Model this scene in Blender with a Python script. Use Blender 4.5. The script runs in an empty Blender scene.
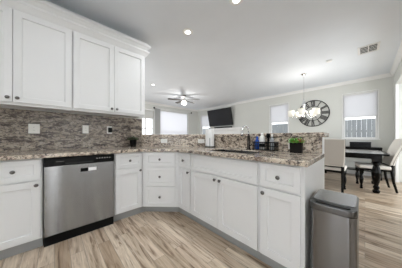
import bpy, bmesh, math, random
from mathutils import Vector, Matrix
random.seed(7)
R = math.radians
sc = bpy.context.scene
col = sc.collection

# ------------------------------------------------------------------ camera, world, light
cam = bpy.data.objects.new('camera', bpy.data.cameras.new('camera')); col.objects.link(cam)
cam.location = (0, 0, 1.075); cam.rotation_euler = (R(90), 0, R(46.6))
cam.data.sensor_width = 36; cam.data.lens = 155 / 402 * 36
cam.data.shift_y = 3.3 / 402; cam.data.clip_start = 0.02
sc.camera = cam
sc.view_settings.view_transform = 'Standard'; sc.view_settings.look = 'None'
sc.view_settings.gamma = 1; sc.view_settings.use_curve_mapping = False
sc.view_settings.exposure = -0.04
w = bpy.data.worlds.new('world'); sc.world = w; w.use_nodes = True
bg = w.node_tree.nodes['Background']
bg.inputs[0].default_value = (0.93, 0.96, 1.0, 1); bg.inputs[1].default_value = 2.1

def area(name, loc, rot, sx, sy, power, colr=(1, 1, 1), spread=180):
    l = bpy.data.lights.new(name, 'AREA'); l.shape = 'RECTANGLE'; l.size = sx; l.size_y = sy
    l.energy = power; l.color = colr; l.spread = R(spread)
    o = bpy.data.objects.new(name, l); o.location = loc; o.rotation_euler = rot; col.objects.link(o)
    return o
# added fill lamps, set in unseen openings around the kitchen, living room and hall
area('back_fill', (0.7, -2.78, 1.25), (R(90), 0, 0), 1.7, 2.1, 35, (0.93, 0.97, 1))  # fill lamp added behind the camera, in a made-up glazed door
area('kitchen_right_fill', (2.72, 1.1, 1.6), (R(90), 0, R(90)), 1.4, 1.2, 10.5, (0.93, 0.97, 1))  # fill lamp added out of view, in a made-up right-hand window
area('back_streak_fill', (-.48, -2.78, 1.15), (R(90), 0, 0), .11, 2.05, 4.5, (0.93, 0.97, 1))  # lamp strip added to put a streak on the trash can steel
area('side_streak_fill', (2.7, -.05, 1.15), (R(90), 0, R(90)), .14, 2.05, 7, (0.93, 0.97, 1))  # lamp strip added to put a streak on the dishwasher steel
area('living_fill', (-4.9, 0.22, 1.3), (R(90), 0, 0), 2.6, 1.9, 44, (0.93, 0.97, 1))  # fill lamp added out of view to brighten the living room
area('hall_fill', (2.28, 4.6, 1.3), (R(90), 0, R(90)), 2.2, 2.0, 74, (0.93, 0.97, 1))  # fill lamp added in the unseen hall to brighten the dining side

# ------------------------------------------------------------------ materials
def mat(name, c, rough=0.5, metal=0.0, **k):
    m = bpy.data.materials.new(name); m.use_nodes = True
    b = m.node_tree.nodes['Principled BSDF']
    b.inputs['Base Color'].default_value = (*c, 1); b.inputs['Roughness'].default_value = rough
    b.inputs['Metallic'].default_value = metal
    for q, v in k.items(): b.inputs[q.replace('_', ' ')].default_value = v
    return m
def nt(m): return m.node_tree.nodes, m.node_tree.links, m.node_tree.nodes['Principled BSDF']
def mapping(m, scale=(1, 1, 1), rot=(0, 0, 0), obj=False):
    n, l, b = nt(m)
    g = n.new('ShaderNodeNewGeometry'); mp = n.new('ShaderNodeMapping')
    mp.inputs['Scale'].default_value = scale; mp.inputs['Rotation'].default_value = rot
    l.new(g.outputs['Position'], mp.inputs[0]); return mp
def noise(m, mp, sc_, det=4, rough=.6, dist=0):
    n, l, b = nt(m); t = n.new('ShaderNodeTexNoise'); t.inputs['Scale'].default_value = sc_
    t.inputs['Detail'].default_value = det; t.inputs['Roughness'].default_value = rough
    t.inputs['Distortion'].default_value = dist
    l.new(mp.outputs[0], t.inputs['Vector']); return t
def ramp(m, src, stops, interp='LINEAR'):
    n, l, b = nt(m); r = n.new('ShaderNodeValToRGB'); r.color_ramp.interpolation = interp
    e = r.color_ramp.elements
    while len(e) < len(stops): e.new(.5)
    for i, (p, c) in enumerate(stops):
        e[i].position = p; e[i].color = (*c, 1) if not isinstance(c, float) else (c, c, c, 1)
    l.new(src, r.inputs[0]); return r
def mix(m, fac, a, b_, mode='MIX'):
    n, l, b = nt(m); x = n.new('ShaderNodeMix'); x.data_type = 'RGBA'; x.blend_type = mode
    if isinstance(fac, float): x.inputs[0].default_value = fac
    else: l.new(fac, x.inputs[0])
    for s, v in ((6, a), (7, b_)):
        if isinstance(v, tuple): x.inputs[s].default_value = (*v, 1)
        else: l.new(v, x.inputs[s])
    return x.outputs[2]
def bump(m, src, strength, dist=.002):
    n, l, b = nt(m); x = n.new('ShaderNodeBump'); x.inputs['Strength'].default_value = strength
    x.inputs['Distance'].default_value = dist
    l.new(src, x.inputs['Height']); l.new(x.outputs[0], b.inputs['Normal'])

def paint(name, c, rough, nz=.0):
    m = mat(name, c, rough); mp = mapping(m); t = noise(m, mp, 60, 3)
    bump(m, t.outputs[0], .05 + nz, .001)
    t2 = noise(m, mp, 2.2, 2)
    r = ramp(m, t2.outputs[0], [(.3, tuple(x * .985 for x in c)), (.7, tuple(min(1, x * 1.01) for x in c))])
    nt(m)[1].new(r.outputs[0], nt(m)[2].inputs['Base Color']); return m
M = {}
M['cab'] = paint('white_cabinet_paint', (.76, .76, .755), .38)
M['trimw'] = paint('white_trim_paint', (.84, .84, .83), .4)
M['wall'] = paint('warm_grey_wall_paint', (.645, .65, .615), .8, .1)
M['ceil'] = paint('ceiling_paint', (.81, .85, .90), .85, .2)
M['kick'] = paint('toe_kick_shade', (.33, .335, .33), .5)  # cabinet white darkened: shade of the recess is put into the colour
M['black'] = mat('black_wood', (.004, .0035, .003), .2, Specular_IOR_Level=.12)
M['blackm'] = mat('black_metal', (.015, .015, .016), .4, .6)
M['plast'] = mat('black_plastic', (.004, .0045, .005), .3, Specular_IOR_Level=.15)
M['screen'] = mat('screen_glass', (.012, .012, .014), .3, Specular_IOR_Level=.3)
M['knob'] = mat('dark_nickel', (.16, .15, .145), .3, 1)
M['chrome'] = mat('chrome', (.78, .78, .78), .16, 1)
M['bronze'] = mat('dark_faucet_metal', (.07, .06, .055), .22, 1)
M['whitep'] = mat('white_plastic', (.85, .84, .80), .35)
M['paper'] = mat('white_paper', (.86, .86, .85), .9)
M['blue'] = mat('blue_plastic', (.01, .09, .48), .3)
M['greyp'] = mat('grey_clear_plastic', (.52, .54, .56), .2, 0, Transmission_Weight=.3)
M['fabric'] = mat('greige_fabric', (.60, .56, .51), .95)
mp_ = mapping(M['fabric']); bump(M['fabric'], noise(M['fabric'], mp_, 400, 2).outputs[0], .3, .001)
M['fabric2'] = mat('grey_linen', (.50, .46, .41), .95)
M['fabric'].node_tree.nodes['Principled BSDF'].inputs['Base Color'].default_value = (.78, .74, .68, 1)
M['topglare'] = mat('tabletop_glare', (.62, .62, .61), .15)  # pale colour standing in for glare on the black tabletop
M['nail'] = mat('nailhead_metal', (.10, .09, .08), .35, 1)
M['leaf'] = mat('green_leaf', (.10, .30, .03), .5)
M['leafr'] = mat('red_leaf', (.30, .10, .05), .5)
M['leafd'] = mat('dark_leaf', (.035, .05, .02), .5)
M['pot'] = mat('dark_planter', (.010, .008, .007), .6, Specular_IOR_Level=.12)
M['dark'] = mat('dark_gap', (.02, .02, .02), .8)
M['curtain'] = mat('grey_curtain', (.48, .48, .47), .95)
M['pleat'] = mat('grey_pleated_cloth', (.62, .62, .60), .95)
M['fan'] = mat('fan_blade_grey', (.06, .055, .05), .5)
M['fence'] = mat('fence_boards', (.26, .29, .32), .9)
mpf = mapping(M['fence'], (9, 9, .6)); rf = ramp(M['fence'], noise(M['fence'], mpf, 2, 3).outputs[0], [(.3, (.24, .26, .275)), (.7, (.36, .38, .39))])
nt(M['fence'])[1].new(rf.outputs[0], nt(M['fence'])[2].inputs['Base Color'])
M['soil'] = mat('yard_soil', (.30, .28, .22), 1)
M['concrete'] = mat('outdoor_render', (.6, .6, .58), 1)
def glow(name, c, e):
    m = mat(name, c, .5); b = nt(m)[2]
    b.inputs['Emission Color'].default_value = (*c, 1); b.inputs['Emission Strength'].default_value = e; return m
M['lamp'] = glow('recessed_lamp_glow', (1, .97, .92), 9)
M['glassglow'] = glow('frosted_lamp_glass', (.86, .82, .72), .30)
M['globe'] = glow('fan_globe_glass', (1, .97, .92), 2.2)
m = M['glass'] = mat('window_glass', (1, 1, 1), 0.0, 0, Transmission_Weight=1.0, IOR=1.02)
# shades: cloth that lets daylight through
m = bpy.data.materials.new('shade_cloth'); m.use_nodes = True; n = m.node_tree.nodes; l = m.node_tree.links
n.remove(n['Principled BSDF']); d = n.new('ShaderNodeBsdfDiffuse'); t = n.new('ShaderNodeBsdfTranslucent'); x = n.new('ShaderNodeMixShader')
d.inputs[0].default_value = (.88, .88, .88, 1); t.inputs[0].default_value = (.92, .92, .94, 1); x.inputs[0].default_value = .72
l.new(d.outputs[0], x.inputs[1]); l.new(t.outputs[0], x.inputs[2]); l.new(x.outputs[0], n['Material Output'].inputs[0]); M['shade'] = m

def steel(name, c, rough, vertical=True):
    m = mat(name, c, rough, 1); mp = mapping(m, (320, 320, 2.5) if vertical else (3, 3, 300))
    t = noise(m, mp, 1.0, 3)
    r = ramp(m, t.outputs[0], [(.3, tuple(v * .985 for v in c)), (.7, tuple(min(1, v * 1.015) for v in c))])
    nt(m)[1].new(r.outputs[0], nt(m)[2].inputs['Base Color'])
    r2 = ramp(m, t.outputs[0], [(.3, rough * .98), (.7, rough * 1.02)]); nt(m)[1].new(r2.outputs[0], nt(m)[2].inputs['Roughness'])
    nt(m)[2].inputs['Anisotropic'].default_value = 1.0; nt(m)[2].inputs['Anisotropic Rotation'].default_value = ANI
    tg = nt(m)[0].new('ShaderNodeTangent'); tg.direction_type = 'RADIAL'; tg.axis = 'Z'; nt(m)[1].new(tg.outputs[0], nt(m)[2].inputs['Tangent'])
    return m
ANI = .25
M['steel'] = steel('brushed_stainless', (.27, .27, .27), .235)
M['steel2'] = steel('trash_can_stainless', (.235, .235, .24), .225)
M['lid'] = mat('trash_can_lid_steel', (.36, .36, .365), .25, 1)
M['rim'] = mat('trash_can_rim', (.17, .17, .172), .3, 1)

def granite(name, stretch, dark, rot=(0, 0, 0), gloss=.16, bias=0.0):
    m = mat(name, (.4, .35, .3), gloss)
    n, l, b = nt(m)
    mp = mapping(m, stretch, rot); mp2 = mapping(m, tuple((1 + q) / 2 for q in stretch), rot)
    d = dark; T = lambda a, b_, c: (a * d, b_ * d, c * d)
    big = noise(m, mp, 11, 9, .74, 1.2)
    base = ramp(m, big.outputs[0], [(.34 + bias, (.03, .024, .02)), (.42 + bias, T(.15, .105, .08)), (.47 + bias, T(.36, .29, .24)),
                                    (.52 + bias, T(.62, .52, .41)), (.60 + bias, T(.78, .68, .55)), (.74 + bias, T(.46, .40, .34))])
    sp = noise(m, mp2, 48, 5, .75)
    spots = ramp(m, sp.outputs[0], [(.42, 0.0), (.47, 1.0)])
    c1 = mix(m, spots.outputs[0], (.05, .042, .04), base.outputs[0])
    sp2 = noise(m, mp2, 32, 4, .7, .5)
    lt = ramp(m, sp2.outputs[0], [(.54, 0.0), (.60, .85)])
    c2 = mix(m, lt.outputs[0], c1, T(.72, .63, .53))
    l.new(c2, b.inputs['Base Color']); return m
M['gr_back'] = granite('granite_backsplash', (1, .5, 1.8), .56, bias=.02, gloss=.32)
M['gr_top'] = granite('granite_counter', (.9, .9, 1.2), .90, (0, 0, .5), bias=.0)
M['gr_bar'] = granite('granite_bar', (.8, .8, 1.3), .95, (0, 0, .2), .25)

def floor_mat():
    m = mat('wood_look_plank_tile', (.5, .4, .3), .33); n, l, b = nt(m)
    mp = mapping(m)
    br = n.new('ShaderNodeTexBrick'); l.new(mp.outputs[0], br.inputs['Vector'])
    br.inputs['Scale'].default_value = 1; br.inputs['Brick Width'].default_value = .92; br.inputs['Row Height'].default_value = .105
    br.inputs['Mortar Size'].default_value = .0016; br.inputs['Mortar Smooth'].default_value = .1; br.inputs['Bias'].default_value = 0
    br.offset = .37; br.offset_frequency = 2
    br.inputs['Color1'].default_value = (0, 0, 0, 1); br.inputs['Color2'].default_value = (1, 1, 1, 1); br.inputs['Mortar'].default_value = (.5, .5, .5, 1)
    # grain shifted for every plank
    add = n.new('ShaderNodeVectorMath'); add.operation = 'ADD'
    sca = n.new('ShaderNodeVectorMath'); sca.operation = 'SCALE'; sca.inputs['Scale'].default_value = 9
    l.new(br.outputs['Color'], sca.inputs[0]); l.new(mp.outputs[0], add.inputs[0]); l.new(sca.outputs[0], add.inputs[1])
    st = n.new('ShaderNodeMapping'); st.inputs['Scale'].default_value = (1.3, 13, 1); l.new(add.outputs[0], st.inputs[0])
    g = noise(m, st, 1.6, 6, .62, 1.1)
    st2 = n.new('ShaderNodeMapping'); st2.inputs['Scale'].default_value = (3, 60, 1); l.new(add.outputs[0], st2.inputs[0])
    g2 = noise(m, st2, 1.5, 3, .6)
    plank = ramp(m, br.outputs['Color'], [(0, (.46, .34, .235)), (.25, (.71, .58, .45)), (.5, (.54, .42, .30)), (.75, (.82, .70, .56)), (1, (.65, .52, .40))])
    grain = ramp(m, g.outputs[0], [(.36, (.36, .29, .24)), (.46, (.80, .76, .72)), (.6, (1, 1, 1)), (.75, (1.12, 1.12, 1.12))])
    c = mix(m, 1.0, plank.outputs[0], grain.outputs[0], 'MULTIPLY')
    fine = ramp(m, g2.outputs[0], [(.3, .80), (.6, 1.0)])
    c = mix(m, 1.0, c, fine.outputs[0], 'MULTIPLY')
    c = mix(m, br.outputs['Fac'], c, (.30, .25, .20))
    l.new(c, b.inputs['Base Color']); bump(m, br.outputs['Fac'], -.3, .001)
    return m
M['floor'] = floor_mat()

# ------------------------------------------------------------------ mesh helpers
def B(): return bmesh.new()
def box(bm, x0, x1, y0, y1, z0, z1):
    v = [bm.verts.new((x, y, z)) for x in (x0, x1) for y in (y0, y1) for z in (z0, z1)]
    for f in ((0, 1, 3, 2), (4, 6, 7, 5), (0, 4, 5, 1), (2, 3, 7, 6), (0, 2, 6, 4), (1, 5, 7, 3)):
        bm.faces.new([v[i] for i in f])
def prism(bm, pts, z0, z1):
    a = [bm.verts.new((x, y, z0)) for x, y in pts]; b = [bm.verts.new((x, y, z1)) for x, y in pts]
    k = len(pts); bm.faces.new(a[::-1]); bm.faces.new(b)
    for i in range(k): bm.faces.new((a[i], a[(i + 1) % k], b[(i + 1) % k], b[i]))
def lathe(bm, prof, seg=24, c=(0, 0, 0), axis='Z'):
    rings = []
    for r, z in prof:
        ring = []
        for i in range(seg):
            a = 2 * math.pi * i / seg; p = (r * math.cos(a), r * math.sin(a), z)
            if axis == 'Y': p = (p[0], p[2], p[1])        # profile runs along y
            if axis == 'X': p = (p[2], p[0], p[1])
            ring.append(bm.verts.new((p[0] + c[0], p[1] + c[1], p[2] + c[2])))
        rings.append(ring)
    for a, b in zip(rings, rings[1:]):
        for i in range(seg): bm.faces.new((a[i], a[(i + 1) % seg], b[(i + 1) % seg], b[i]))
    bm.faces.new(rings[0][::-1]); bm.faces.new(rings[-1])
def tube(bm, pts, r, seg=10):
    pts = [Vector(p) for p in pts]; rings = []; prev = None
    for i, p in enumerate(pts):
        t = (pts[min(i + 1, len(pts) - 1)] - pts[max(i - 1, 0)]).normalized()
        u = prev if prev and abs(prev.dot(t)) < .95 else (Vector((0, 0, 1)) if abs(t.z) < .9 else Vector((1, 0, 0)))
        a = t.cross(u).normalized(); b = a.cross(t).normalized(); prev = b
        rr = r[i] if isinstance(r, (list, tuple)) else r
        rings.append([bm.verts.new(p + rr * (math.cos(2 * math.pi * k / seg) * a + math.sin(2 * math.pi * k / seg) * b)) for k in range(seg)])
    for a, b in zip(rings, rings[1:]):
        for i in range(seg): bm.faces.new((a[i], a[(i + 1) % seg], b[(i + 1) % seg], b[i]))
    bm.faces.new(rings[0][::-1]); bm.faces.new(rings[-1])
def obj(name, bm, m, parent=None, bev=0, smooth=False, loc=None, rot=None):
    bmesh.ops.recalc_face_normals(bm, faces=bm.faces)
    me = bpy.data.meshes.new(name); bm.to_mesh(me); bm.free(); me.materials.append(m)
    o = bpy.data.objects.new(name, me); col.objects.link(o)
    if parent: o.parent = parent
    if loc: o.location = loc
    if rot: o.rotation_euler = rot
    if smooth:
        for p in me.polygons: p.use_smooth = True
    if bev:
        md = o.modifiers.new('bevel', 'BEVEL'); md.width = bev; md.segments = 2; md.limit_method = 'ANGLE'; md.angle_limit = R(40)
        if smooth or bev > .004:
            for p in me.polygons: p.use_smooth = True
            wn = o.modifiers.new('wn', 'WEIGHTED_NORMAL')
    return o
def thing(name, label, cat, loc=(0, 0, 0), rz=0, group=None):
    o = bpy.data.objects.new(name, None); col.objects.link(o); o.empty_display_size = .1
    o.location = loc; o.rotation_euler = (0, 0, rz); tag(o, label, cat, group); return o
def tag(o, label, cat, group=None):
    o['label'] = label; o['category'] = cat
    if group: o['group'] = group
    return o
def struct(name, bm, m, parent=None, bev=0):
    o = obj(name, bm, m, parent, bev)
    if not parent: o['kind'] = 'structure'
    return o
def dup(o, parent=None):
    c = o.copy(); col.objects.link(c); c.parent = parent
    for ch in list(o.children): dup(ch, c)
    return c

# ------------------------------------------------------------------ the room
CEIL = 2.74
XL, XR, YF, YB = -7.05, .51, 6.37, -2.7
bm = B(); box(bm, -7.2, 2.9, -2.85, 6.55, -.12, 0); struct('floor', bm, M['floor'])
bm = B(); box(bm, -7.2, 2.9, -2.85, 6.55, CEIL, CEIL + .12); struct('ceiling', bm, M['ceil'])

def wall_holes(bm, axis, p0, p1, a0, a1, holes, z1=CEIL):
    """wall between p0..p1 (thickness) running a0..a1, holes = (s0,s1,z0,z1)"""
    def add(s0, s1, z0, z1_):
        if s1 - s0 < 1e-4 or z1_ - z0 < 1e-4: return
        if axis == 'x': box(bm, s0, s1, p0, p1, z0, z1_)
        else: box(bm, p0, p1, s0, s1, z0, z1_)
    s = a0
    for h0, h1, b0, b1 in sorted(holes):
        add(s, h0, 0, z1); add(h0, h1, 0, b0); add(h0, h1, b1, z1); s = h1
    add(s, a1, 0, z1)
WZ0, WZ1 = 1.03, 2.36
far_wins = [(-6.75, -6.0), (-2.66, -1.97), (-.46, .245)]
bm = B(); wall_holes(bm, 'x', YF, YF + .16, -7.2, 1.6, [(a, b, WZ0, WZ1) for a, b in far_wins]); struct('wall_far', bm, M['wall'])
liv_wins = [(2.72, 3.52, .75, 2.36), (3.82, 5.62, .30, 2.44)]
bm = B(); wall_holes(bm, 'y', XL - .15, XL, .05, YF, liv_wins); struct('wall_living', bm, M['wall'])
bm = B(); wall_holes(bm, 'x', .05, .18, XL, -2.87, [(-6.2, -3.6, .35, 2.25)]); struct('wall_living_side', bm, M['wall'])
bm = B(); box(bm, -2.87, -2.75, YB, 1.15, 0, CEIL); struct('wall_left', bm, M['wall'])
bm = B(); wall_holes(bm, 'x', YB - .15, YB, -2.87, 2.9, [(-.2, 1.6, 0, 2.2), (-.58, -.38, .1, 2.2)]); struct('wall_back', bm, M['wall'])
bm = B(); wall_holes(bm, 'y', 2.6, 2.75, YB, 2.9, [(.35, 1.85, .95, 2.25), (-.2, .1, .1, 2.25)]); struct('wall_kitchen_right', bm, M['wall'])
bm = B(); box(bm, .51, 2.6, 2.9, 3.02, 0, CEIL); box(bm, .51, .63, 3.02, 3.4, 0, CEIL); box(bm, .51, .63, 3.4, 6.0, 2.35, CEIL)
box(bm, .51, .66, 6.0, YF, 0, CEIL); box(bm, .66, 2.2, 6.0, 6.12, 0, CEIL); struct('wall_right', bm, M['wall'])
bm = B(); wall_holes(bm, 'y', 2.2, 2.35, 3.02, 6.12, [(3.4, 5.8, .12, 2.4)]); struct('wall_hall', bm, M['wall'])
# trims
def crown(bm, pts_out, along, s0, s1, flip=1):
    pass
CR = [(0, 0), (.012, 0), (.02, .02), (.055, .06), (.075, .07), (.075, .085), (0, .085)]
def crown_run(name, axis, p, s0, s1, sgn, z1=CEIL, prof=CR):
    """axis x: runs along x on wall plane y=p, sgn = direction out from the wall"""
    bm = B(); H = prof[-1][1]
    ra = []
    for s in (s0, s1):
        ring = []
        for d, h in prof:
            q = p + sgn * d; z = z1 - H + h
            ring.append(bm.verts.new((s, q, z) if axis == 'x' else (q, s, z)))
        ra.append(ring)
    k = len(prof)
    for i in range(k): bm.faces.new((ra[0][i], ra[0][(i + 1) % k], ra[1][(i + 1) % k], ra[1][i]))
    bm.faces.new(ra[0]); bm.faces.new(ra[1][::-1])
    return struct(name, bm, M['trimw'])
crown_run('trim_1', 'x', YF, XL, XR, -1)
crown_run('trim_2', 'y', XL, .18, YF, 1)
crown_run('trim_3', 'y', XR, 2.95, YF, -1)
def baseb(name, *a):
    bm = B()
    box(bm, *a, 0, .11); struct(name, bm, M['trimw'], bev=.004)
baseb('baseboard_far', XL + .016, XR - .016, YF - .016, YF)
baseb('baseboard_living', XL, XL + .016, .2, YF - .02)
baseb('baseboard_right', .494, .51, 6.03, YF)
baseb('baseboard_hall', .67, 2.2, 5.984, 6.0)
# cased opening on the right: white trim post at the far corner
bm = B(); box(bm, .505, .55, 5.95, 5.998, 0, 2.349); struct('trim_4', bm, M['trimw'], bev=.003)

# windows
def window(nm, axis, s0, s1, z0, z1, wall_p, out, rail=None, lites=0, case=.0):
    """axis x: opening from x=s0..s1 in a wall whose room face is y=wall_p; out=+1 outside is +"""
    root = bpy.data.objects.new(nm, None); col.objects.link(root); root['kind'] = 'structure'
    def bx(bm, a0, a1, d0, d1, b0, b1):
        q0, q1 = sorted((wall_p + out * d0, wall_p + out * d1))
        if axis == 'x': box(bm, a0, a1, q0, q1, b0, b1)
        else: box(bm, q0, q1, a0, a1, b0, b1)
    f = .045; e = .002
    bm = B(); bx(bm, s0 + e, s0 + f, .06, .12, z0 + e, z1 - e); bx(bm, s1 - f, s1 - e, .06, .12, z0 + e, z1 - e)
    bx(bm, s0 + f, s1 - f, .06, .12, z0 + e, z0 + f); bx(bm, s0 + f, s1 - f, .06, .12, z1 - f, z1 - e)
    zr = rail if rail else (z0 + z1) / 2
    bx(bm, s0 + f, s1 - f, .07, .11, zr - .02, zr + .02)
    if lites:
        for i in range(1, lites):
            q = s0 + (s1 - s0) * i / lites; bx(bm, q - .03, q + .03, .07, .11, z0 + f, z1 - f)
    o = struct('window_frame', bm, M['trimw'], root, bev=.003)
    bm = B(); bx(bm, s0 + f, s1 - f, .088, .092, z0 + f, z1 - f); struct('window_pane', bm, M['glass'], root)
    bm = B(); bx(bm, s0 - .05, s1 + .05, -.035, .058, z0 - .022, z0 + .0015) if False else bx(bm, s0 - .04, s1 + .04, -.035, -.001, z0 - .022, z0 + .002)
    struct('window_sill', bm, M['trimw'], root, bev=.003)
    if case:
        bm = B(); c = case
        bx(bm, s0 - c, s0, -.015, -.001, z0, z1 + c); bx(bm, s1, s1 + c, -.015, -.001, z0, z1 + c); bx(bm, s0, s1, -.015, -.001, z1, z1 + c)
        struct('window_casing', bm, M['trimw'], root, bev=.003)
    return root
for i, (a, b) in enumerate(far_wins): window('window_%d' % (i + 1), 'x', a, b, WZ0, WZ1, YF, 1, 1.69, case=.02)
window('window_4', 'y', 2.72, 3.52, .75, 2.36, XL, -1, 1.5, lites=2, case=.05)
window('window_5', 'y', 3.82, 5.62, .30, 2.44, XL, -1, 1.35, case=.03)
window('window_6', 'x', -6.2, -3.6, .35, 2.25, .18, -1, 1.3, lites=3)  # unseen window, added around the living room fill lamp
window('window_8', 'x', -.58, -.38, .1, 2.2, YB, -1, 1.2)  # unseen slot window, added for the streak on the trash can
window('window_9', 'y', -.2, .1, .1, 2.25, 2.6, 1, 1.2)  # unseen slot window, added for the streak on the dishwasher
window('window_10', 'y', 3.4, 5.8, .12, 2.4, 2.2, 1, 1.9, lites=3)  # unseen window, added around the hall fill lamp
window('window_7', 'y', .35, 1.85, .95, 2.25, 2.6, 1, 1.6, lites=2)  # unseen window, added to let fill light in from the right
root = bpy.data.objects.new('added_door_1', None); col.objects.link(root); root['kind'] = 'structure'  # unseen glazed door, added to let fill light in from behind
for a, b in ((-.198, .699), (.701, 1.598)):
    bm = B(); y0, y1 = YB - .1, YB - .05
    box(bm, a, a + .07, y0, y1, .005, 2.195); box(bm, b - .07, b, y0, y1, .005, 2.195); box(bm, a + .07, b - .07, y0, y1, .005, .1); box(bm, a + .07, b - .07, y0, y1, 2.11, 2.195)
    o = struct('door_frame', bm, M['trimw'], root)
    bm = B(); box(bm, a + .07, b - .07, YB - .078, YB - .072, .1, 2.11); struct('door_pane', bm, M['glass'], o)

# window shades
def shade(label, axis, s0, s1, z0, z1, p, out, grp=None, nm='roller_shade'):
    root = thing(nm, label, 'window shade', ((s0 + s1) / 2, p, z1) if axis == 'x' else (p, (s0 + s1) / 2, z1), 0 if axis == 'x' else R(90), grp)
    h = (s1 - s0) / 2 - .01; D = .03 * out * (1 if axis == 'x' else -1)
    bm = B(); box(bm, -h, h, D - .002, D + .002, z0 - z1 + .02, -.03); obj('shade_cloth', bm, M['shade'], root)
    bm = B(); box(bm, -h, h, D - .007, D + .007, z0 - z1, z0 - z1 + .02); obj('hem_bar', bm, M['trimw'], root, .002)
    bm = B(); lathe(bm, [(.018, -h), (.018, h)], 12, (0, D, -.02), 'X'); obj('roller', bm, M['trimw'], root)
    return root
shade('white roller shade half lowered on the window behind the wall television', 'x', *far_wins[0], 1.72, WZ1, YF, 1)
shade('white roller shade half lowered on the window left of the round wall clock', 'x', *far_wins[1], 1.66, WZ1, YF, 1)
shade('white roller shade half lowered on the window behind the dining table', 'x', *far_wins[2], 1.66, WZ1, YF, 1)
shade('wide white shade fully lowered on the large living room window', 'y', 3.82, 5.62, .32, 2.44, XL, -1)
# pleated shade on the narrow living window
root = thing('pleated_shade', 'short pleated shade gathered at the top of the narrow living room window', 'window shade', (XL - .03, 3.12, 2.36), R(90))
bm = B()
for i in range(16):
    z = -.02 - i * .022; box(bm, -.385, .385, -.012 if i % 2 else -.02, .02 if i % 2 else .012, z - .022, z)
obj('pleats', bm, M['pleat'], root)
bm = B(); box(bm, -.385, .385, -.02, .02, -.4, -.37); obj('bottom_rail', bm, M['trimw'], root, .003)
# curtain
root = thing('curtain', 'narrow grey drape gathered between the two living room windows', 'curtain', (XL + .07, 3.68, .02))
bm = B(); pts = []
N = 26
for i in range(N + 1): pts.append((.02 * math.sin(i * 1.6), -.14 + .28 * i / N))
back = [(x + .008, y) for x, y in pts][::-1]
prism(bm, pts + back, 0, 2.46); obj('drape', bm, M['curtain'], root, smooth=True)
root = thing('curtain_rod', 'black curtain rod with ball end across the top of the large living room window', 'curtain rod', (XL + .07, 4.6, 2.5))
bm = B(); tube(bm, [(0, -1.08, 0), (0, 1.2, 0)], .012); obj('rod', bm, M['trimw'], root)
for y in (-1.1, 1.22):
    bm = B(); lathe(bm, [(.004, -.045), (.03, -.03), (.043, 0), (.03, .03), (.004, .045)], 14, (0, y, 0)); obj('finial', bm, M['blackm'], root, smooth=True)
for y in (-1.0, 1.1):
    bm = B(); box(bm, -.069, 0, y - .01, y + .01, -.012, .012); obj('bracket', bm, M['blackm'], root)

# yard
bm = B(); box(bm, -16, 8, 6.7, 14, -.3, -.15); tag(obj('yard_ground', bm, M['soil']), 'bare ground outside the windows below the fence', 'ground')['kind'] = 'structure'
root = thing('fence', 'grey board fence seen through the dining windows', 'fence', (-2, 9.6, -.15))
bm = B(); x = -8.0
while x < 6: box(bm, x, x + .146, 0, .02, 0, 2.0 + random.uniform(-.006, .006)); x += .15
obj('fence_boards', bm, M['fence'], root)
bm = B()
for z in (.3, 1.45): box(bm, -8, 6, .021, .06, z, z + .09)
obj('fence_rail', bm, M['fence'], root)

# ------------------------------------------------------------------ cabinets
def shaker(w, h, st=.06, t=.019, rec=.012):
    """panel centred on x, z from 0..h, front at y=-t, back y=0"""
    bm = B(); st = min(st, h * .3, w * .3)
    def ring(x, z0, z1, y): return [bm.verts.new(p) for p in ((-x, y, z0), (x, y, z0), (x, y, z1), (-x, y, z1))]
    bk = ring(w / 2, 0, h, 0); fr = ring(w / 2, 0, h, -t)
    i1 = ring(w / 2 - st, st, h - st, -t); i2 = ring(w / 2 - st - .001, st + .001, h - st - .001, -t + rec)
    for a, b in ((bk, fr), (fr, i1), (i1, i2)):
        for k in range(4): bm.faces.new((a[k], a[(k + 1) % 4], b[(k + 1) % 4], b[k]))
    bm.faces.new(i2); bm.faces.new(bk[::-1]); return bm
KN = [(.006, 0), (.0065, -.008), (.006, -.012), (.014, -.018), (.0165, -.024), (.013, -.029), (.003, -.031)]
def knob(parent, x, z, y=-.019):
    bm = B(); lathe(bm, KN, 14, (0, 0, 0), 'Y'); return obj('knob', bm, M['knob'], parent, smooth=True, loc=(x, y, z))
def front(name, parent, x0, x1, z0, z1, kn=None, st=.06, y=0):
    o = obj(name, shaker(x1 - x0, z1 - z0, st), M['cab'], parent, .0022, loc=((x0 + x1) / 2, y, z0))
    if kn: knob(o, kn[0] - (x0 + x1) / 2, kn[1] - z0)
    return o
ZT, ZD0, ZD1, ZB = .862, .676, .660, .112
def base_cab(label, loc, rz, w, layout, depth=.59, kn_side=1, kick_rec=.055, end=None):
    """origin at left end of the frame face, local x right, -y to the room"""
    r = thing('base_cabinet', label, 'cabinet', loc, rz, None)
    bm = B()
    if layout == 'sink':
        box(bm, .0005, w - .0005, 0, .018, .1, .874); box(bm, .0005, .0185, .018, depth, .1, .874); box(bm, w - .0185, w - .0005, .018, depth, .1, .874)
        box(bm, .0185, w - .0185, .018, depth, .1, .118)
    else: box(bm, .0005, w - .0005, 0, depth, .1, .874)
    obj('carcass', bm, M['cab'], r, .0015)
    bm = B(); box(bm, .0005, w - .0005, kick_rec - .012, kick_rec, 0, .1); obj('toe_kick', bm, M['kick'], r)
    g = .013
    if layout == 'DD':      # drawer over door
        front('drawer', r, g, w - g, ZD0, ZT, (w / 2, (ZD0 + ZT) / 2), .045)
        kx = w - g - .028 if kn_side > 0 else g + .028
        front('door', r, g, w - g, ZB, ZD1, (kx, ZD1 - .035))
    if layout == 'sink':
        front('false_drawer_front', r, g, w - g, ZD0, ZT, None, .045)
        front('door', r, g, w / 2 - .003, ZB, ZD1, (w / 2 - .033, ZD1 - .035))
        front('door', r, w / 2 + .003, w - g, ZB, ZD1, (w / 2 + .033, ZD1 - .035))
    return r
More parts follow.
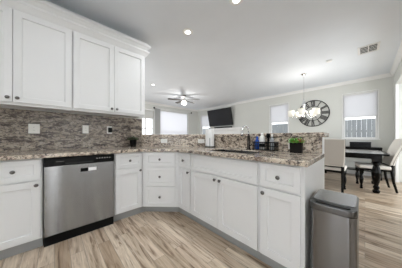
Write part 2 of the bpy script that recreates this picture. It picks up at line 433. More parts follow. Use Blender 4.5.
FX = -2.15           # frame plane of the left run
base_cab('white base cabinet with one drawer and door left of the dishwasher', (FX, -.45, 0), R(90), .367, 'DD')
base_cab('white base cabinet at the far left end of the sink wall run', (FX, -1.20, 0), R(90), .745, 'DD')
base_cab('narrow white base cabinet between the dishwasher and the angled corner drawers', (FX, .545, 0), R(90), .352, 'DD')
FY = 1.265
base_cab('narrowest white base cabinet of the peninsula, beside the angled drawers', (-1.785, FY, 0), 0, .274, 'DD', .66)
base_cab('wide white sink base cabinet with two doors under the faucet', (-1.510, FY, 0), 0, .897, 'sink', .66)
base_cab('white base cabinet with drawer and door at the peninsula end by the trash can', (-.612, FY, 0), 0, .316, 'DD', .66, kn_side=-1)
bm = B(); box(bm, -.2955, -.286, FY - .005, 1.94, 0, .874)
tag(obj('end_panel', bm, M['cab'], bev=.002), 'plain white side panel closing the peninsula behind the trash can', 'panel')
# diagonal three drawer cabinet
a = (-2.15, .899); b = (-1.789, 1.26)
r = thing('base_cabinet', 'angled white corner cabinet with three stacked drawers', 'cabinet', (a[0], a[1], 0), R(45))
def toloc(p):
    dx, dy = p[0] - a[0], p[1] - a[1]; c = math.cos(R(45)); return (dx * c + dy * c, -dx * c + dy * c)
bm = B(); prism(bm, [toloc(p) for p in (a, b, (-1.789, 1.925), (-1.94, 1.925), (-2.735, 1.13), (-2.735, .899))], .1, .874); obj('carcass', bm, M['cab'], r, .0015)
bm = B(); prism(bm, [toloc(p) for p in ((-2.193, .8995), (-2.193, .955), (-1.842, 1.308), (-1.7885, 1.308), (-1.7885, 1.32), (-1.847, 1.32), (-2.205, .960), (-2.205, .8995))], 0, .0995)
obj('toe_kick', bm, M['kick'], r)
W = .51
for z0, z1 in ((ZD0, ZT), (.400, ZD1), (ZB, .386)):
    front('drawer', r, .045, W - .045, z0, z1, (W / 2, (z0 + z1) / 2), .045)
# dark recess fillers of toe kick for left run near corner are covered by cabinets

# dishwasher
r = thing('dishwasher', 'stainless steel dishwasher with black control strip under the granite counter', 'dishwasher', (FX, -.079, 0), R(90))
W = .618
bm = B(); box(bm, .004, W - .004, 0, .56, .09, .872); obj('tub_body', bm, M['plast'], r)
bm = B(); box(bm, .004, W - .004, -.03, -.001, .105, .786); o = obj('door_panel', bm, M['steel'], r, .005)
bm = B(); box(bm, .12, .335, -.0315, -.0302, .70, .745) if False else box(bm, .285, .352, -.0315, -.0302, .700, .738); s = obj('energy_sticker', bm, M['plast'], o)
bm = B(); box(bm, .355, .43, -.0315, -.0302, .702, .738); obj('paper_tag', bm, M['paper'], o)
bm = B(); box(bm, .004, W - .004, -.032, -.001, .79, .871); o = obj('control_strip', bm, M['plast'], r, .004)
bm = B(); box(bm, .16, .40, -.0325, -.0321, .797, .812); obj('handle_pocket', bm, M['dark'], o)
for i in range(6):
    bm = B(); x = .43 + i * .026; box(bm, x, x + .010, -.0326, -.0321, .832, .838); obj('button', bm, M['whitep'], o)
bm = B(); box(bm, .09, .15, -.0326, -.0321, .828, .833); obj('badge', bm, M['knob'], o)
bm = B(); box(bm, .004, W - .004, .0, .03, 0, .088); obj('toe_kick', bm, M['plast'], r)

# upper cabinets
UX = -2.42; U0, U1 = 1.415, 2.385
def upper(label, y0, w, doors):
    r = thing('upper_cabinet', label, 'cabinet', (UX, y0, U0), R(90))
    H = U1 - U0
    bm = B(); box(bm, .0005, w - .0005, 0, .327, 0, H + .005); obj('carcass', bm, M['cab'], r, .0015)
    bm = B(); box(bm, .0005, w - .0005, 0, .018, -.016, -.0005); obj('light_rail', bm, M['cab'], r, .002)
    dw = (w - .016) / doors
    for i in range(doors):
        x0 = .008 + i * dw + .002; x1 = .008 + (i + 1) * dw - .002
        kx = (x1 - .03) if i % 2 == 0 else (x0 + .03)
        front('door', r, x0, x1, .012, H - .034, (kx, .052), .058)
    return r
upper('white double-door wall cabinet nearest the camera on the left', -.760, .918, 2)
upper('white double-door wall cabinet ending above the granite wall corner', .159, .894, 2)
# crown of the uppers
PR = [(0, -.036), (.016, -.03), (.03, -.01), (.048, .020), (.060, .036), (.060, .052), (.032, .060), (.032, .074), (.045, .088), (.058, .106), (.075, .120), (.075, .136), (.045, .172), (0.03, .190), (0, .190)]
def cornice(path_fn):
    pass
bm = B(); rings = []
ye = 1.053; xf = UX - .019
corners = [(-.770, 0), (ye, 1)]
def ringat(fx, fy, dirx, diry):
    out = []
    for d, h in PR: out.append(bm.verts.new((fx + dirx * d, fy + diry * d, U1 + .006 + h)))
    return out
bm.free()
root = thing('crown_moulding', 'stepped white crown moulding along the top of the wall cabinets', 'moulding', (0, 0, 0))
for nm, ends in (('front_run', ((xf, -.770, 1, 0), (xf, ye, 1, 1))), ('side_return', ((xf, ye, 1, 1), (-2.749, ye, 0, 1)))):
    bm = B(); a_, b_ = ringat(*ends[0]), ringat(*ends[1])
    for i in range(len(PR)): bm.faces.new((a_[i], a_[(i + 1) % len(PR)], b_[(i + 1) % len(PR)], b_[i]))
    bm.faces.new(a_[::-1]); bm.faces.new(b_); obj(nm, bm, M['cab'], root)

# ------------------------------------------------------------------ granite
def poly_slab(name, outer, z0, z1, m, hole=None, bev=.006):
    bm = B()
    def loop(pts, z): 
        vs = [bm.verts.new((x, y, z)) for x, y in pts]; es = [bm.edges.new((vs[i], vs[(i + 1) % len(vs)])) for i in range(len(vs))]; return vs, es
    vo, eo = loop(outer, z0); es = list(eo); vh = None
    if hole: vh, eh = loop(hole, z0); es += eh
    res = bmesh.ops.triangle_fill(bm, use_beauty=True, use_dissolve=False, edges=es)
    faces = [f for f in bm.faces]
    ex = bmesh.ops.extrude_face_region(bm, geom=faces)
    for v in [g for g in ex['geom'] if isinstance(g, bmesh.types.BMVert)]: v.co.z = z1
    return obj(name, bm, m, None, bev)
SX0, SX1, SY0, SY1 = -1.42, -.76, 1.37, 1.765
o = poly_slab('countertop', [(-2.748, -1.2), (-2.10, -1.2), (-2.10, .883), (-1.768, 1.215), (-.258, 1.215), (-.275, 1.944), (-1.94, 1.944), (-2.748, 1.134)], .876, .914, M['gr_top'],
              [(SX0, SY0), (SX1, SY0), (SX1, SY1), (SX0, SY1)])
tag(o, 'continuous speckled granite countertop over the base cabinets and dishwasher', 'countertop')
# sink
r = thing('sink', 'stainless undermount sink bowl set in the granite below the faucet', 'sink', ((SX0 + SX1) / 2, (SY0 + SY1) / 2, .905))
hx, hy = (SX1 - SX0) / 2 - .004, (SY1 - SY0) / 2 - .004
bm = B(); D = .17
box(bm, -hx, hx, -hy, -hy + .006, -D, -.002); box(bm, -hx, hx, hy - .006, hy, -D, -.002)
box(bm, -hx, -hx + .006, -hy + .006, hy - .006, -D, -.002); box(bm, hx - .006, hx, -hy + .006, hy - .006, -D, -.002); box(bm, -hx, hx, -hy, hy, -D - .006, -D)
obj('bowl', bm, M['steel'], r)
bm = B(); lathe(bm, [(.045, 0), (.045, .004), (.03, .004), (.028, .001)], 20, (0, 0, -D)); obj('drain', bm, M['chrome'], r)
# backsplash, bar riser and bar top
bm = B(); box(bm, -2.7495, -2.732, -1.2, 1.13, .9145, 1.398)
tag(obj('backsplash', bm, M['gr_back']), 'brown streaked granite backsplash between the counter and the wall cabinets', 'backsplash')
rz0, rz1 = .9145, 1.078
rs = [(-2.748, 1.137), (-1.932, 1.947), (-.262, 1.947), (-.262, 1.967), (-1.94, 1.967), (-2.748, 1.165)]
bm = B(); prism(bm, [(-2.748, 1.137), (-1.932, 1.947), (-1.941, 1.967), (-2.748, 1.165)], rz0, rz1 - .001); tag(obj('bar_splash', bm, M['gr_bar']), 'angled granite splash panel in the corner under the raised bar', 'backsplash')
bm = B(); prism(bm, [(-1.931, 1.947), (-.296, 1.947), (-.296, 1.967), (-1.940, 1.967)], rz0, rz1 - .001); tag(obj('bar_splash', bm, M['gr_bar']), 'long straight granite splash panel behind the faucet under the raised bar', 'backsplash')
bm = B(); prism(bm, [(-2.748, 1.168), (-1.942, 1.970), (-1.99, 2.09), (-2.80, 1.28), (-2.80, 1.152), (-2.748, 1.152)], 0, 1.0775); struct('wall_bar_angled', bm, M['trimw'])
bm = B(); prism(bm, [(-1.940, 1.970), (-.296, 1.970), (-.296, 2.09), (-1.988, 2.09)], 0, 1.0775); struct('wall_bar', bm, M['trimw'])
o = poly_slab('bar_counter', [(-2.90, 1.152), (-2.748, 1.152), (-2.748, 1.11), (-1.922, 1.925), (-.272, 1.925), (-.272, 2.22), (-2.045, 2.22), (-2.90, 1.365)], 1.078, 1.126, M['gr_bar'], None, .01)
tag(o, 'raised granite bar ledge running above the sink splash', 'bar top')
baseb('baseboard_bar', -1.98, -.27, 2.091, 2.105)

# outlets
def outlet(label, loc, rz, w=.07, h=.115, dark=False, horiz=False, group=None):
    if horiz: w, h = h, w
    r = thing('wall_outlet', label, 'outlet', loc, rz)
    bm = B(); box(bm, -w / 2, w / 2, -.006, -.0005, -h / 2, h / 2); obj('cover_plate', bm, M['whitep'], r, .002)
    if dark:
        bm = B(); box(bm, -.022, .031, -.034, -.007, -.038, .038); obj('plug_in_charger', bm, M['plast'], r, .004)
        return r
    cs = [0] if w < .1 or horiz else [-.027, .027]
    for c in cs:
        for s in (-1, 1):
            bm = B(); q = .019 * s
            cx, cz = (c + q, 0) if horiz else (c, q)
            lathe(bm, [(.0145, -.0063), (.0145, -.0085), (.013, -.009)], 16, (cx, 0, cz), 'Y'); f = obj('socket', bm, M['whitep'], r)
            bm = B()
            for d in (-.005, .005): box(bm, cx + d - .001, cx + d + .001, -.0096, -.0091, cz - .004, cz + .004)
            obj('slot', bm, M['dark'], f)
    return r
outlet('double white outlet plate on the brown backsplash left of the dishwasher', (-2.732, -.177, 1.178), R(90), .094, .115)
outlet('single white outlet on the brown backsplash above the dishwasher', (-2.732, .322, 1.188), R(90))
outlet('white outlet with a black charger plugged in, right of the single outlet', (-2.732, .622, 1.188), R(90), dark=True)
c45 = Vector((math.sin(R(45)), -math.cos(R(45)), 0))
outlet('sideways white outlet on the angled bar splash, nearest the wall cabinets', (-2.459, 1.420, 1.01), R(44.8), horiz=True)
outlet('sideways white outlet on the bar splash just left of the paper towels', (-1.987, 1.886, 1.006), R(44.8), horiz=True)
outlet('white outlet on the bar splash half hidden behind the square planter', (-.565, 1.9465, 1.0), 0)

# ------------------------------------------------------------------ things on the counter
CT = .9145
# paper towel
r = thing('paper_towel_holder', 'white paper towel roll upright on a thin black stand', 'paper towels', (-1.757, 1.862, CT))
bm = B(); lathe(bm, [(.088, 0), (.09, .003), (.09, .009), (.086, .012), (.01, .013), (.01, .31)], 28); obj('stand', bm, M['blackm'], r)
bm = B(); lathe(bm, [(.02, .014), (.071, .014), (.0735, .02), (.0735, .285), (.070, .292), (.02, .292)], 32); obj('paper_roll', bm, M['paper'], r, smooth=False)
bm = B(); lathe(bm, [(.007, .293), (.007, .31), (.014, .314), (.014, .326), (.008, .332)], 16); obj('finial', bm, M['chrome'], r)
d = Vector((1.76, -1.86, 0)).normalized() * .079
bm = B(); tube(bm, [(d.x, d.y, .008), (d.x, d.y, .15)], .004, 8); obj('tension_arm', bm, M['blackm'], r)

# faucet
r = thing('faucet', 'tall gooseneck kitchen faucet with a dark body behind the sink', 'faucet', (-1.045, 1.845, CT))
bm = B(); lathe(bm, [(.03, 0), (.03, .008), (.022, .014), (.020, .06), (.018, .20)], 20); obj('body', bm, M['bronze'], r, smooth=True)
pts = [(0, 0, .20), (0, 0, .235)]
for i in range(13):
    t = math.pi * i / 12; pts.append((-.012 * i / 12, -.07 + .07 * math.cos(t), .235 + .07 * math.sin(t)))
bm = B(); tube(bm, pts, .010, 12); o = obj('gooseneck', bm, M['chrome'], r, smooth=True)
bm = B(); tube(bm, [(-.012, -.14, .237), (-.012, -.142, .175)], [.014, .019], 12); obj('spray_head', bm, M['chrome'], r, smooth=True)
bm = B(); tube(bm, [(.018, 0, .055), (.035, 0, .06), (.055, -.01, .085)], [.010, .008, .006], 10); obj('lever_handle', bm, M['bronze'], r, smooth=True)

# caddy
cx, cy = -.838, 1.862
r = thing('sink_caddy', 'black wire caddy holding bottles beside the faucet', 'caddy', (cx, cy, CT))
hw, hd, H = .135, .055, .10
bm = B()
for z in (.012, .055, H): tube(bm, [(-hw, -hd, z), (hw, -hd, z), (hw, hd, z), (-hw, hd, z), (-hw, -hd, z)], .0045 if z < H else .0075, 6)
for i in range(13):
    x = -hw + 2 * hw * i / 12
    for y in (-hd, hd): tube(bm, [(x, y, .012), (x, y, H)], .0032, 5)
for i in range(5):
    y = -hd + 2 * hd * i / 4
    for x in (-hw, hw): tube(bm, [(x, y, .012), (x, y, H)], .0032, 5)
obj('wire_basket', bm, M['blackm'], r)
bm = B(); box(bm, -hw, hw, -hd, hd, .009, .012); obj('base_tray', bm, M['blackm'], r)
for x in (-hw + .01, hw - .01):
    for y in (-hd + .01, hd - .01):
        bm = B(); lathe(bm, [(.007, 0), (.006, .009)], 8, (x, y, 0)); obj('foot', bm, M['blackm'], r)
bz = CT + .0125
r = thing('dish_soap_bottle', 'blue dish soap bottle at the left end of the wire caddy', 'bottle', (cx - .10, cy + .005, bz))
bm = B(); lathe(bm, [(.026, 0), (.029, .006), (.029, .085), (.024, .105), (.012, .125), (.012, .132)], 18); obj('bottle_body', bm, M['blue'], r, smooth=True)
bm = B(); lathe(bm, [(.014, .1325), (.014, .152), (.008, .158)], 14); obj('cap', bm, M['blue'], r)
r = thing('soap_bottle', 'tall white soap bottle in the middle of the wire caddy', 'bottle', (cx - .035, cy + .005, bz))
bm = B(); lathe(bm, [(.029, 0), (.033, .005), (.033, .135), (.028, .155), (.016, .168), (.016, .176)], 20); o = obj('bottle_body', bm, M['whitep'], r, smooth=True)
bm = B(); lathe(bm, [(.0335, .03), (.0335, .07)], 20); obj('label_band', bm, M['plast'], o, smooth=True)
bm = B(); lathe(bm, [(.018, .1765), (.018, .195), (.010, .202)], 16); obj('cap', bm, M['whitep'], r)
r = thing('scrub_brush', 'dark scrub brush standing upright in the wire caddy', 'brush', (cx + .040, cy, bz))
bm = B(); tube(bm, [(0, 0, 0), (0, 0, .09), (.004, 0, .14)], [.011, .009, .012], 10); obj('handle', bm, M['plast'], r, smooth=True)
bm = B(); box(bm, -.016, .022, -.014, .014, .14, .195); obj('brush_head', bm, M['plast'], r, .006)
r = thing('spray_bottle', 'slim pale grey bottle at the right of the wire caddy', 'bottle', (cx + .085, cy + .005, bz))
bm = B(); lathe(bm, [(.02, 0), (.022, .004), (.022, .12), (.010, .145), (.010, .155)], 16); obj('bottle_body', bm, M['greyp'], r, smooth=True)
bm = B(); lathe(bm, [(.012, .1555), (.012, .17), (.007, .188)], 12); obj('nozzle', bm, M['whitep'], r)

# planters
def leaves(parent, n, r0, h, mats, size):
    for mm, k in mats:
        bm = B()
        for i in range(k):
            a = random.uniform(0, 2 * math.pi); q = random.uniform(0, r0); el = random.uniform(.25, 1.3)
            p0 = Vector((q * math.cos(a), q * math.sin(a), 0)); a2 = a + random.uniform(-.6, .6)
            d = Vector((math.cos(a2) * math.cos(el), math.sin(a2) * math.cos(el), math.sin(el))); L = size * random.uniform(.7, 1.2)
            s = d.cross(Vector((0, 0, 1))).normalized() * L * .22; up = s.cross(d).normalized() * L * .05
            t = [p0 + s * .25, p0 - s * .25, p0 + d * L * .5 - s, p0 + d * L - Vector((0, 0, L * .1)), p0 + d * L * .5 + s]
            top = [bm.verts.new(v + up) for v in t]; bo = [bm.verts.new(v - up) for v in t]
            bm.faces.new(top); bm.faces.new(bo[::-1])
            for j in range(5): bm.faces.new((top[j], bo[j], bo[(j + 1) % 5], top[(j + 1) % 5]))
        obj('foliage', bm, M[mm], parent, loc=(0, 0, h))
r = thing('potted_succulent', 'small green and red succulent in a dark square planter near the counter end', 'potted plant', (-.495, 1.845, CT), R(8))
bm = B(); hh = .056
lo = [bm.verts.new((sx * hh * .93, sy * hh * .93, 0)) for sx, sy in ((-1, -1), (1, -1), (1, 1), (-1, 1))]
hi = [bm.verts.new((sx * hh, sy * hh, .105)) for sx, sy in ((-1, -1), (1, -1), (1, 1), (-1, 1))]
hi2 = [bm.verts.new((sx * hh * .88, sy * hh * .88, .105)) for sx, sy in ((-1, -1), (1, -1), (1, 1), (-1, 1))]
so = [bm.verts.new((sx * hh * .88, sy * hh * .88, .093)) for sx, sy in ((-1, -1), (1, -1), (1, 1), (-1, 1))]
for A_, B_ in ((lo, hi), (hi, hi2), (hi2, so)):
    for k in range(4): bm.faces.new((A_[k], A_[(k + 1) % 4], B_[(k + 1) % 4], B_[k]))
bm.faces.new(lo[::-1]); bm.faces.new(so); obj('planter', bm, M['pot'], r, .002)
leaves(r, 0, .042, .095, [('leaf', 60), ('leafr', 24)], .062)
r = thing('potted_plant', 'small black pot of dark foliage in the corner under the wall cabinets', 'potted plant', (-2.63, .945, CT))
bm = B(); lathe(bm, [(.038, 0), (.044, .006), (.052, .11), (.054, .12), (.046, .12), (.044, .108)], 22); obj('pot', bm, M['plast'], r, smooth=True)
leaves(r, 0, .03, .11, [('leafd', 70)], .075)

# ------------------------------------------------------------------ trash can
def rrect(x, y, rad, seg=6, front_r=None):
    out = []
    for cx_, cy_, a0, rr in ((x - rad, y - rad, 0, rad), (-x + rad, y - rad, 90, rad), (-x + front_r, -y + front_r, 180, front_r), (x - front_r, -y + front_r, 270, front_r)):
        for i in range(seg + 1):
            t = R(a0 + 90 * i / seg); out.append((cx_ + rr * math.cos(t), cy_ + rr * math.sin(t)))
    return out
r = thing('trash_can', 'slim stainless steel trash can with sensor lid beside the peninsula end', 'trash can', (-.146, 1.435, 0))
bm = B(); prism(bm, rrect(.112, .176, .03, 6, .045), .0, .03); obj('base_ring', bm, M['plast'], r)
bm = B(); prism(bm, rrect(.116, .18, .03, 6, .045), .031, .599); obj('body', bm, M['steel2'], r, smooth=False)
bm = B(); prism(bm, rrect(.118, .184, .033, 6, .048), .600, .642); o = obj('lid_rim', bm, M['rim'], r, .006)
bm = B(); prism(bm, rrect(.108, .14, .02, 6, .02), .643, .650); o = obj('lid', bm, M['lid'], r, .003)
o.location = (0, .032, 0)
bm = B(); prism(bm, [(x, y - .146) for x, y in rrect(.088, .020, .018, 5, .018)], .6425, .6470); obj('sensor_slot', bm, M['plast'], r, .0015)
bm = B(); box(bm, -.07, .07, -.1235, -.1205, .6425, .648) ; obj('lid_trim', bm, M['chrome'], r)

# ------------------------------------------------------------------ dining room
TURN = [(.026, 0), (.034, .01), (.036, .035), (.022, .05), (.030, .065), (.030, .085), (.020, .10), (.034, .16), (.044, .22), (.046, .27), (.036, .33), (.026, .36), (.036, .375), (.036, .395), (.026, .41)]
def turned(h, s, sq):
    bm = B(); k = (h - sq) / .41
    lathe(bm, [(r_ * s, z * k) for r_, z in TURN], 18); w_ = .042 * s
    box(bm, -w_, w_, -w_, w_, h - sq + .0005, h); return bm
r = thing('dining_table', 'black wooden dining table with a pale glare panel on top and thick turned legs under the chandelier', 'table', (-1.08, 4.93, 0))
bm = B(); box(bm, -1.39, 1.39, -.53, .53, .732, .762); obj('tabletop', bm, M['black'], r, .006)
bm = B(); box(bm, -1.33, 1.33, -.475, .475, .7622, .7652); obj('glare_panel', bm, M['topglare'], r)  # pale sheet added in place of the bright glare band on the top
bm = B()
for s in (-1, 1): box(bm, -1.2, 1.2, s * .41 - .012, s * .41 + .012, .65, .7315); box(bm, s * 1.2 - .012, s * 1.2 + .012, -.41, .41, .65, .7315)
obj('apron', bm, M['black'], r)
for sx in (-1, 1):
    for sy in (-1, 1): obj('leg', turned(.731, 1.45, .13), M['black'], r, .002, smooth=False, loc=(sx * 1.23, sy * .42, 0))
def chair(label, loc, rz, lean=.10):
    """faces local -y... backrest at +y"""
    r = thing('dining_chair', label, 'chair', loc, rz, None)
    bm = B(); box(bm, -.235, .235, -.25, .19, .395, .43); obj('seat_frame', bm, M['black'], r, .004)
    bm = B(); box(bm, -.24, .24, -.255, .195, .431, .50); obj('seat', bm, M['fabric'], r, .022)
    # back: slightly raked and scooped
    bm = B(); N, Mz = 8, 10; fr = []; bk = []
    for j in range(Mz + 1):
        v = j / Mz; z = .52 + v * .53; y = .20 + lean * v ** 1.2
        hw_ = .225 + .02 * math.sin(v * math.pi * .5) ; 
        rowf, rowb = [], []
        for i in range(N + 1):
            u = -1 + 2 * i / N; th = .032 * (1 - .4 * v)
            dz = -.018 * u * u * (v ** 6)
            rowf.append(bm.verts.new((u * hw_, y - .012 * (1 - u * u) * -1 - th, z + dz))); rowb.append(bm.verts.new((u * hw_, y + .014 * (1 - u * u) + th, z + dz)))
        fr.append(rowf); bk.append(rowb)
    for j in range(Mz):
        for i in range(N):
            bm.faces.new((fr[j][i], fr[j][i + 1], fr[j + 1][i + 1], fr[j + 1][i])); bm.faces.new((bk[j][i], bk[j + 1][i], bk[j + 1][i + 1], bk[j][i + 1]))
        bm.faces.new((fr[j][0], fr[j + 1][0], bk[j + 1][0], bk[j][0])); bm.faces.new((fr[j][N], bk[j][N], bk[j + 1][N], fr[j + 1][N]))
    for i in range(N):
        bm.faces.new((fr[0][i], bk[0][i], bk[0][i + 1], fr[0][i + 1])); bm.faces.new((fr[Mz][i], fr[Mz][i + 1], bk[Mz][i + 1], bk[Mz][i]))
    obj('backrest', bm, M['fabric'], r, .01, smooth=True)
    bm = B(); ra, rb = [], []
    for j in range(Mz + 1):
        v = .02 + .95 * j / Mz; z = .52 + v * .53; y = .20 + lean * v ** 1.2; hw_ = .215 + .02 * math.sin(v * math.pi * .5); a1, b1 = [], []
        for i in range(N + 1):
            u = -1 + 2 * i / N; q = y + .014 * (1 - u * u) + .032 * (1 - .4 * v) + .001
            a1.append(bm.verts.new((u * hw_, q, z))); b1.append(bm.verts.new((u * hw_, q + .004, z)))
        ra.append(a1); rb.append(b1)
    for j in range(Mz):
        for i in range(N):
            bm.faces.new((ra[j][i], ra[j][i + 1], ra[j + 1][i + 1], ra[j + 1][i])); bm.faces.new((rb[j][i], rb[j + 1][i], rb[j + 1][i + 1], rb[j][i + 1]))
    obj('back_panel', bm, M['fabric2'], r, smooth=True)
    for sx in (-1, 1):
        bm = B()
        for j in range(24):
            v = j / 23; z = .53 + v * .50; y = .20 + lean * v ** 1.2; hw_ = .225 + .02 * math.sin(v * math.pi * .5)
            bmesh.ops.create_icosphere(bm, subdivisions=1, radius=.0075, matrix=Matrix.Translation((sx * (hw_ + .001), y + .012, z)))
        obj('nailhead_trim', bm, M['nail'], r)
    bm = B(); box(bm, -.22, .22, .17, .235, .500, .525); obj('back_rail', bm, M['black'], r, .003)
    for sx in (-1, 1):
        o = obj('leg', turned(.394, .75, .07), M['black'], r, loc=(sx * .20, -.215, 0))
        bm = B(); tube(bm, [(sx * .205, .27, .0), (sx * .205, .225, .2), (sx * .205, .205, .40), (sx * .205, .205, .53)], [.017, .021, .024, .024], 4); obj('leg', bm, M['black'], r)
    return r
c1 = chair('grey upholstered dining chair with its back to the bar end', (-.492, 4.14, 0), R(180))
chair('cream upholstered dining chair with nailhead trim at the right end of the table', (.125, 4.94, 0), R(-80), .17)
# console table under the window
r = thing('console_table', 'black console table against the wall under the dining window', 'table', (-.12, 6.10, 0))
bm = B(); box(bm, -.72, .42, -.2, .2, .775, .815); obj('tabletop', bm, M['black'], r, .004)
bm = B(); box(bm, -.68, .38, -.17, .17, .745, .774); obj('apron', bm, M['black'], r)
bm = B(); box(bm, -.68, .38, -.17, .17, .18, .205); obj('lower_shelf', bm, M['black'], r)
for sx in (-.69, .39):
    for sy in (-.17, .17): 
        bm = B(); box(bm, sx - .025, sx + .025, sy - .025, sy + .025, 0, .774); obj('leg', bm, M['black'], r, .003)
r = thing('black_box', 'black lidded box standing on the console table under the window', 'box', (-.09, 6.05, .8155))
bm = B(); box(bm, -.2, .2, -.11, .11, 0, .105); obj('box_body', bm, M['plast'], r, .006)
bm = B(); box(bm, -.205, .205, -.115, .115, .106, .135); obj('lid', bm, M['plast'], r, .006)

# chandelier
r = thing('chandelier', 'chrome chandelier with five glowing frosted glass shades over the dining table', 'chandelier', (-1.1, 4.75, CEIL))
bm = B(); lathe(bm, [(.012, -.05), (.03, -.04), (.062, -.012), (.065, -.001)], 22); obj('canopy', bm, M['chrome'], r, smooth=True)
bm = B(); tube(bm, [(0, 0, -.05), (0, 0, -.66)], .007, 8); obj('stem', bm, M['chrome'], r)
bm = B(); lathe(bm, [(.006, -1.16), (.018, -1.14), (.03, -1.10), (.014, -1.05), (.012, -.88), (.035, -.83), (.04, -.79), (.016, -.74), (.012, -.66)], 18); obj('column', bm, M['chrome'], r, smooth=True)
for i in range(5):
    a_ = R(72 * i + 56.6); u = Vector((math.cos(a_), math.sin(a_), 0))
    pts = [u * .02 + Vector((0, 0, -.95)), u * .10 + Vector((0, 0, -1.06)), u * .20 + Vector((0, 0, -1.15)), u * .27 + Vector((0, 0, -1.14)), u * .29 + Vector((0, 0, -1.10))]
    bm = B(); tube(bm, pts, .009, 8); arm = obj('arm', bm, M['chrome'], r, smooth=True)
    bm = B(); p = u * .29
    lathe(bm, [(.01, -1.10), (.062, -1.095), (.072, -1.08), (.076, -.955), (.070, -.955), (.065, -1.065), (.01, -1.07)], 22, (p.x, p.y, 0)); obj('glass_shade', bm, M['glassglow'], arm, smooth=True)
l = bpy.data.lights.new('chandelier_light', 'POINT'); l.energy = 21; l.color = (1, .95, .88); l.shadow_soft_size = .12
o = bpy.data.objects.new('chandelier_light', l); col.objects.link(o); o.location = (-1.1, 4.75, 1.93)

# clock
r = thing('wall_clock', 'large round open-frame black clock with roman numerals on the far wall', 'clock', (-1.205, YF - .03, 1.88))
def annulus(bm, r0, r1, d=.012, seg=56):
    a, b, c, e = [], [], [], []
    for i in range(seg):
        t = 2 * math.pi * i / seg; cs, sn = math.cos(t), math.sin(t)
        a.append(bm.verts.new((r0 * cs, -d, r0 * sn))); b.append(bm.verts.new((r1 * cs, -d, r1 * sn)))
        c.append(bm.verts.new((r1 * cs, d, r1 * sn))); e.append(bm.verts.new((r0 * cs, d, r0 * sn)))
    for i in range(seg):
        j = (i + 1) % seg
        for p, q in ((a, b), (b, c), (c, e), (e, a)): bm.faces.new((p[i], p[j], q[j], q[i]))
bm = B(); annulus(bm, .420, .443); obj('outer_ring', bm, M['blackm'], r)
bm = B(); annulus(bm, .232, .246); obj('inner_ring', bm, M['blackm'], r)
bm = B(); lathe(bm, [(.035, -.014), (.035, .028)], 20, (0, 0, 0), 'Y'); obj('hub', bm, M['blackm'], r)
bm = B()
for k in range(4):
    t = R(90 * k); c_, s_ = math.cos(t), math.sin(t)
    pts = [(.03, -.004), (.235, -.004), (.235, .004), (.03, .004)]
    f0 = [bm.verts.new((p * c_ - q * s_, -.005, p * s_ + q * c_)) for p, q in pts]; f1 = [bm.verts.new((p * c_ - q * s_, .005, p * s_ + q * c_)) for p, q in pts]
    bm.faces.new(f0); bm.faces.new(f1[::-1])
    for i in range(4): bm.faces.new((f0[i], f0[(i + 1) % 4], f1[(i + 1) % 4], f1[i]))
obj('spoke', bm, M['blackm'], r)
NUM = ['XII', 'I', 'II', 'III', 'IIII', 'V', 'VI', 'VII', 'VIII', 'IX', 'X', 'XI']
def stroke(bm, x0, z0, x1, z1, w_, T):
    pts = [(x0 - w_, z0), (x0 + w_, z0), (x1 + w_, z1), (x1 - w_, z1)]
    f0 = [bm.verts.new(T(x, -.007, z)) for x, z in pts]; f1 = [bm.verts.new(T(x, .007, z)) for x, z in pts]
    bm.faces.new(f0); bm.faces.new(f1[::-1])
    for i in range(4): bm.faces.new((f0[i], f0[(i + 1) % 4], f1[(i + 1) % 4], f1[i]))
for k, s in enumerate(NUM):
    th = -R(30 * k); c_, s_ = math.cos(th), math.sin(th)
    T = lambda x, y, z: (x * c_ - (z + .246) * s_, y, x * s_ + (z + .246) * c_)
    wd = {'I': .032, 'V': .056, 'X': .056}; tot = sum(wd[ch] for ch in s); x = -tot / 2; bm = B(); h = .169
    for ch in s:
        c0 = x + wd[ch] / 2
        if ch == 'I': stroke(bm, c0, 0, c0, h, .0095, T)
        if ch == 'V': stroke(bm, c0, 0, c0 - .02, h, .0095, T); stroke(bm, c0, 0, c0 + .02, h, .004, T)
        if ch == 'X': stroke(bm, c0 + .02, 0, c0 - .02, h, .0095, T); stroke(bm, c0 - .02, 0, c0 + .02, h, .004, T)
        x += wd[ch]
    obj('numeral', bm, M['blackm'], r)
for ang, L, w_ in ((-R(150), .20, .008), (-R(182), .30, .006)):
    c_, s_ = math.cos(ang), math.sin(ang); T = lambda x, y, z: (x * c_ - z * s_, y - .016, x * s_ + z * c_)
    bm = B(); stroke(bm, 0, -.04, 0, L, w_, T); obj('clock_hand', bm, M['blackm'], r)

# ------------------------------------------------------------------ living room
r = thing('television', 'large black flat television tilted forward on the living room wall', 'television', (-5.17, 6.20, 2.10))
tr = R(13)
bm = B(); box(bm, -.775, .775, -.02, .02, -.435, .435); o = obj('tv_body', bm, M['plast'], r, .004, rot=(tr, 0, 0))
bm = B(); box(bm, -.762, .762, -.0215, -.0205, -.415, .425); obj('screen', bm, M['screen'], o)
bm = B(); box(bm, -.15, .15, .05, .168, -.12, .12); obj('wall_bracket', bm, M['blackm'], r)
r = thing('fireplace', 'white fireplace mantel below the television on the far living room wall', 'fireplace', (-4.85, YF, 0))
bm = B(); box(bm, -.9, .9, -.16, -.0005, 0, 1.40); 
o = obj('surround', bm, M['trimw'], r, .004)
bm = B(); box(bm, -1.02, 1.02, -.27, -.0005, 1.47, 1.54); box(bm, -.97, .97, -.22, -.0005, 1.401, 1.4695); obj('mantel_shelf', bm, M['trimw'], r, .006)
bm = B(); box(bm, -.5, .5, -.162, -.1602, .08, .85); obj('firebox', bm, M['dark'], r)
r = thing('soundbar', 'long black soundbar lying on the white mantel under the television', 'soundbar', (-4.98, 6.24, 1.541))
bm = B(); box(bm, -.55, .55, -.045, .045, 0, .075); obj('soundbar_body', bm, M['plast'], r, .012)
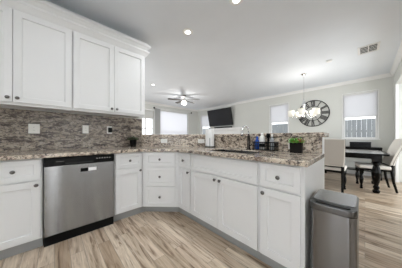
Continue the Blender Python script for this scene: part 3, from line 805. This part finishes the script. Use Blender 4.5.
bm = B(); box(bm, -.53, .53, -.0465, -.0455, .008, .067); obj('grille', bm, M['blackm'], r)
# ceiling fan
r = thing('ceiling_fan', 'ceiling fan with dark blades and a glowing round globe in the living room', 'ceiling fan', (-4.95, 3.75, CEIL))
bm = B(); lathe(bm, [(.03, -.07), (.06, -.05), (.075, -.001)], 22); obj('canopy', bm, M['fan'], r, smooth=True)
bm = B(); tube(bm, [(0, 0, -.07), (0, 0, -.14)], .014, 10); obj('downrod', bm, M['knob'], r)
bm = B(); lathe(bm, [(.05, -.235), (.095, -.22), (.11, -.18), (.08, -.15), (.03, -.14)], 24); obj('motor', bm, M['chrome'], r, smooth=True)
bm = B(); lathe(bm, [(.005, -.37), (.06, -.36), (.105, -.32), (.115, -.28), (.09, -.245), (.05, -.236)], 24); obj('globe', bm, M['globe'], r, smooth=True)
for i in range(5):
    t = R(46.6 - 16 + 72 * i)
    bm = B(); w0, w1 = .05, .068
    pts = [(.14, -w0), (.60, -w1), (.635, -w1 * .7), (.645, 0), (.635, w1 * .7), (.60, w1), (.14, w0)]
    prism(bm, pts, -.004, .004); bl = obj('blade', bm, M['fan'], r, .001, loc=(0, 0, -.19), rot=(R(11), 0, t))
    bm = B(); box(bm, .085, .2, -.018, .018, .0045, .011); obj('blade_arm', bm, M['knob'], bl)
l = bpy.data.lights.new('fan_light', 'POINT'); l.energy = 20; l.color = (1, .97, .93); l.shadow_soft_size = .1
o = bpy.data.objects.new('fan_light', l); col.objects.link(o); o.location = (-4.95, 3.75, CEIL - .46)

# recessed lights
def can(label, x, y, power=9, grp=None):
    r = thing('recessed_light', label, 'ceiling light', (x, y, CEIL), 0, grp)
    bm = B(); lathe(bm, [(.040, -.001), (.044, -.005), (.078, -.007), (.085, -.001)], 28); obj('trim_ring', bm, M['trimw'], r)
    bm = B(); lathe(bm, [(.038, -.0075), (.038, -.009), (.03, -.012)], 28); obj('lens', bm, M['lamp'], r)
    l = bpy.data.lights.new('recessed_beam', 'AREA'); l.shape = 'DISK'; l.size = .12; l.energy = power; l.color = (.93, .97, 1)
    o = bpy.data.objects.new('recessed_beam', l); col.objects.link(o); o.location = (x, y, CEIL - .02)
can('round recessed ceiling light over the angled corner drawers', -1.92, 1.53)
can('round recessed ceiling light over the kitchen sink', -1.07, 1.60)
can('small recessed ceiling light near the living room fan', -4.6, 2.27, 1.5)
G = 'recessed lights over the kitchen aisle'
can('round recessed ceiling light over the open kitchen floor', -1.0, .1, 5.9, G); can('round recessed ceiling light over the open kitchen floor', -.2, .1, 5.9, G)
can('round recessed ceiling light over the open kitchen floor', -1.0, -1.4, 4.7, G); can('round recessed ceiling light over the open kitchen floor', -.2, -1.4, 4.7, G)

# vent, smoke detector
r = thing('ceiling_vent', 'white slatted air vent in the ceiling near the dining wall corner', 'vent', (.045, 4.28, CEIL))
bm = B()
for s in (-1, 1): box(bm, s * .125 - .016, s * .125 + .016, -.185, .185, -.012, -.001); box(bm, -.109, .109, s * .175 - .012, s * .175 + .012, -.012, -.001)
obj('frame', bm, M['trimw'], r, .002)
bm = B(); box(bm, -.109, .109, -.163, .163, -.003, -.0008); obj('backing', bm, M['dark'], r)
for k in range(5):
    bm = B(); y = -.132 + k * .066; box(bm, -.109, .109, y - .009, y + .009, -.0075, -.0055); obj('slat', bm, M['trimw'], r)
bm = B(); box(bm, -.006, .006, -.163, .163, -.0105, -.008); obj('cross_bar', bm, M['trimw'], r)
r = thing('smoke_detector', 'small round white smoke detector on the ceiling left of the vent', 'smoke detector', (-.53, 4.33, CEIL))
bm = B(); lathe(bm, [(.03, -.03), (.045, -.026), (.05, -.012), (.052, -.001)], 24); obj('housing', bm, M['trimw'], r, smooth=True)
bm = B(); lathe(bm, [(.006, -.032), (.006, -.0301)], 10); obj('test_button', bm, M['whitep'], r)
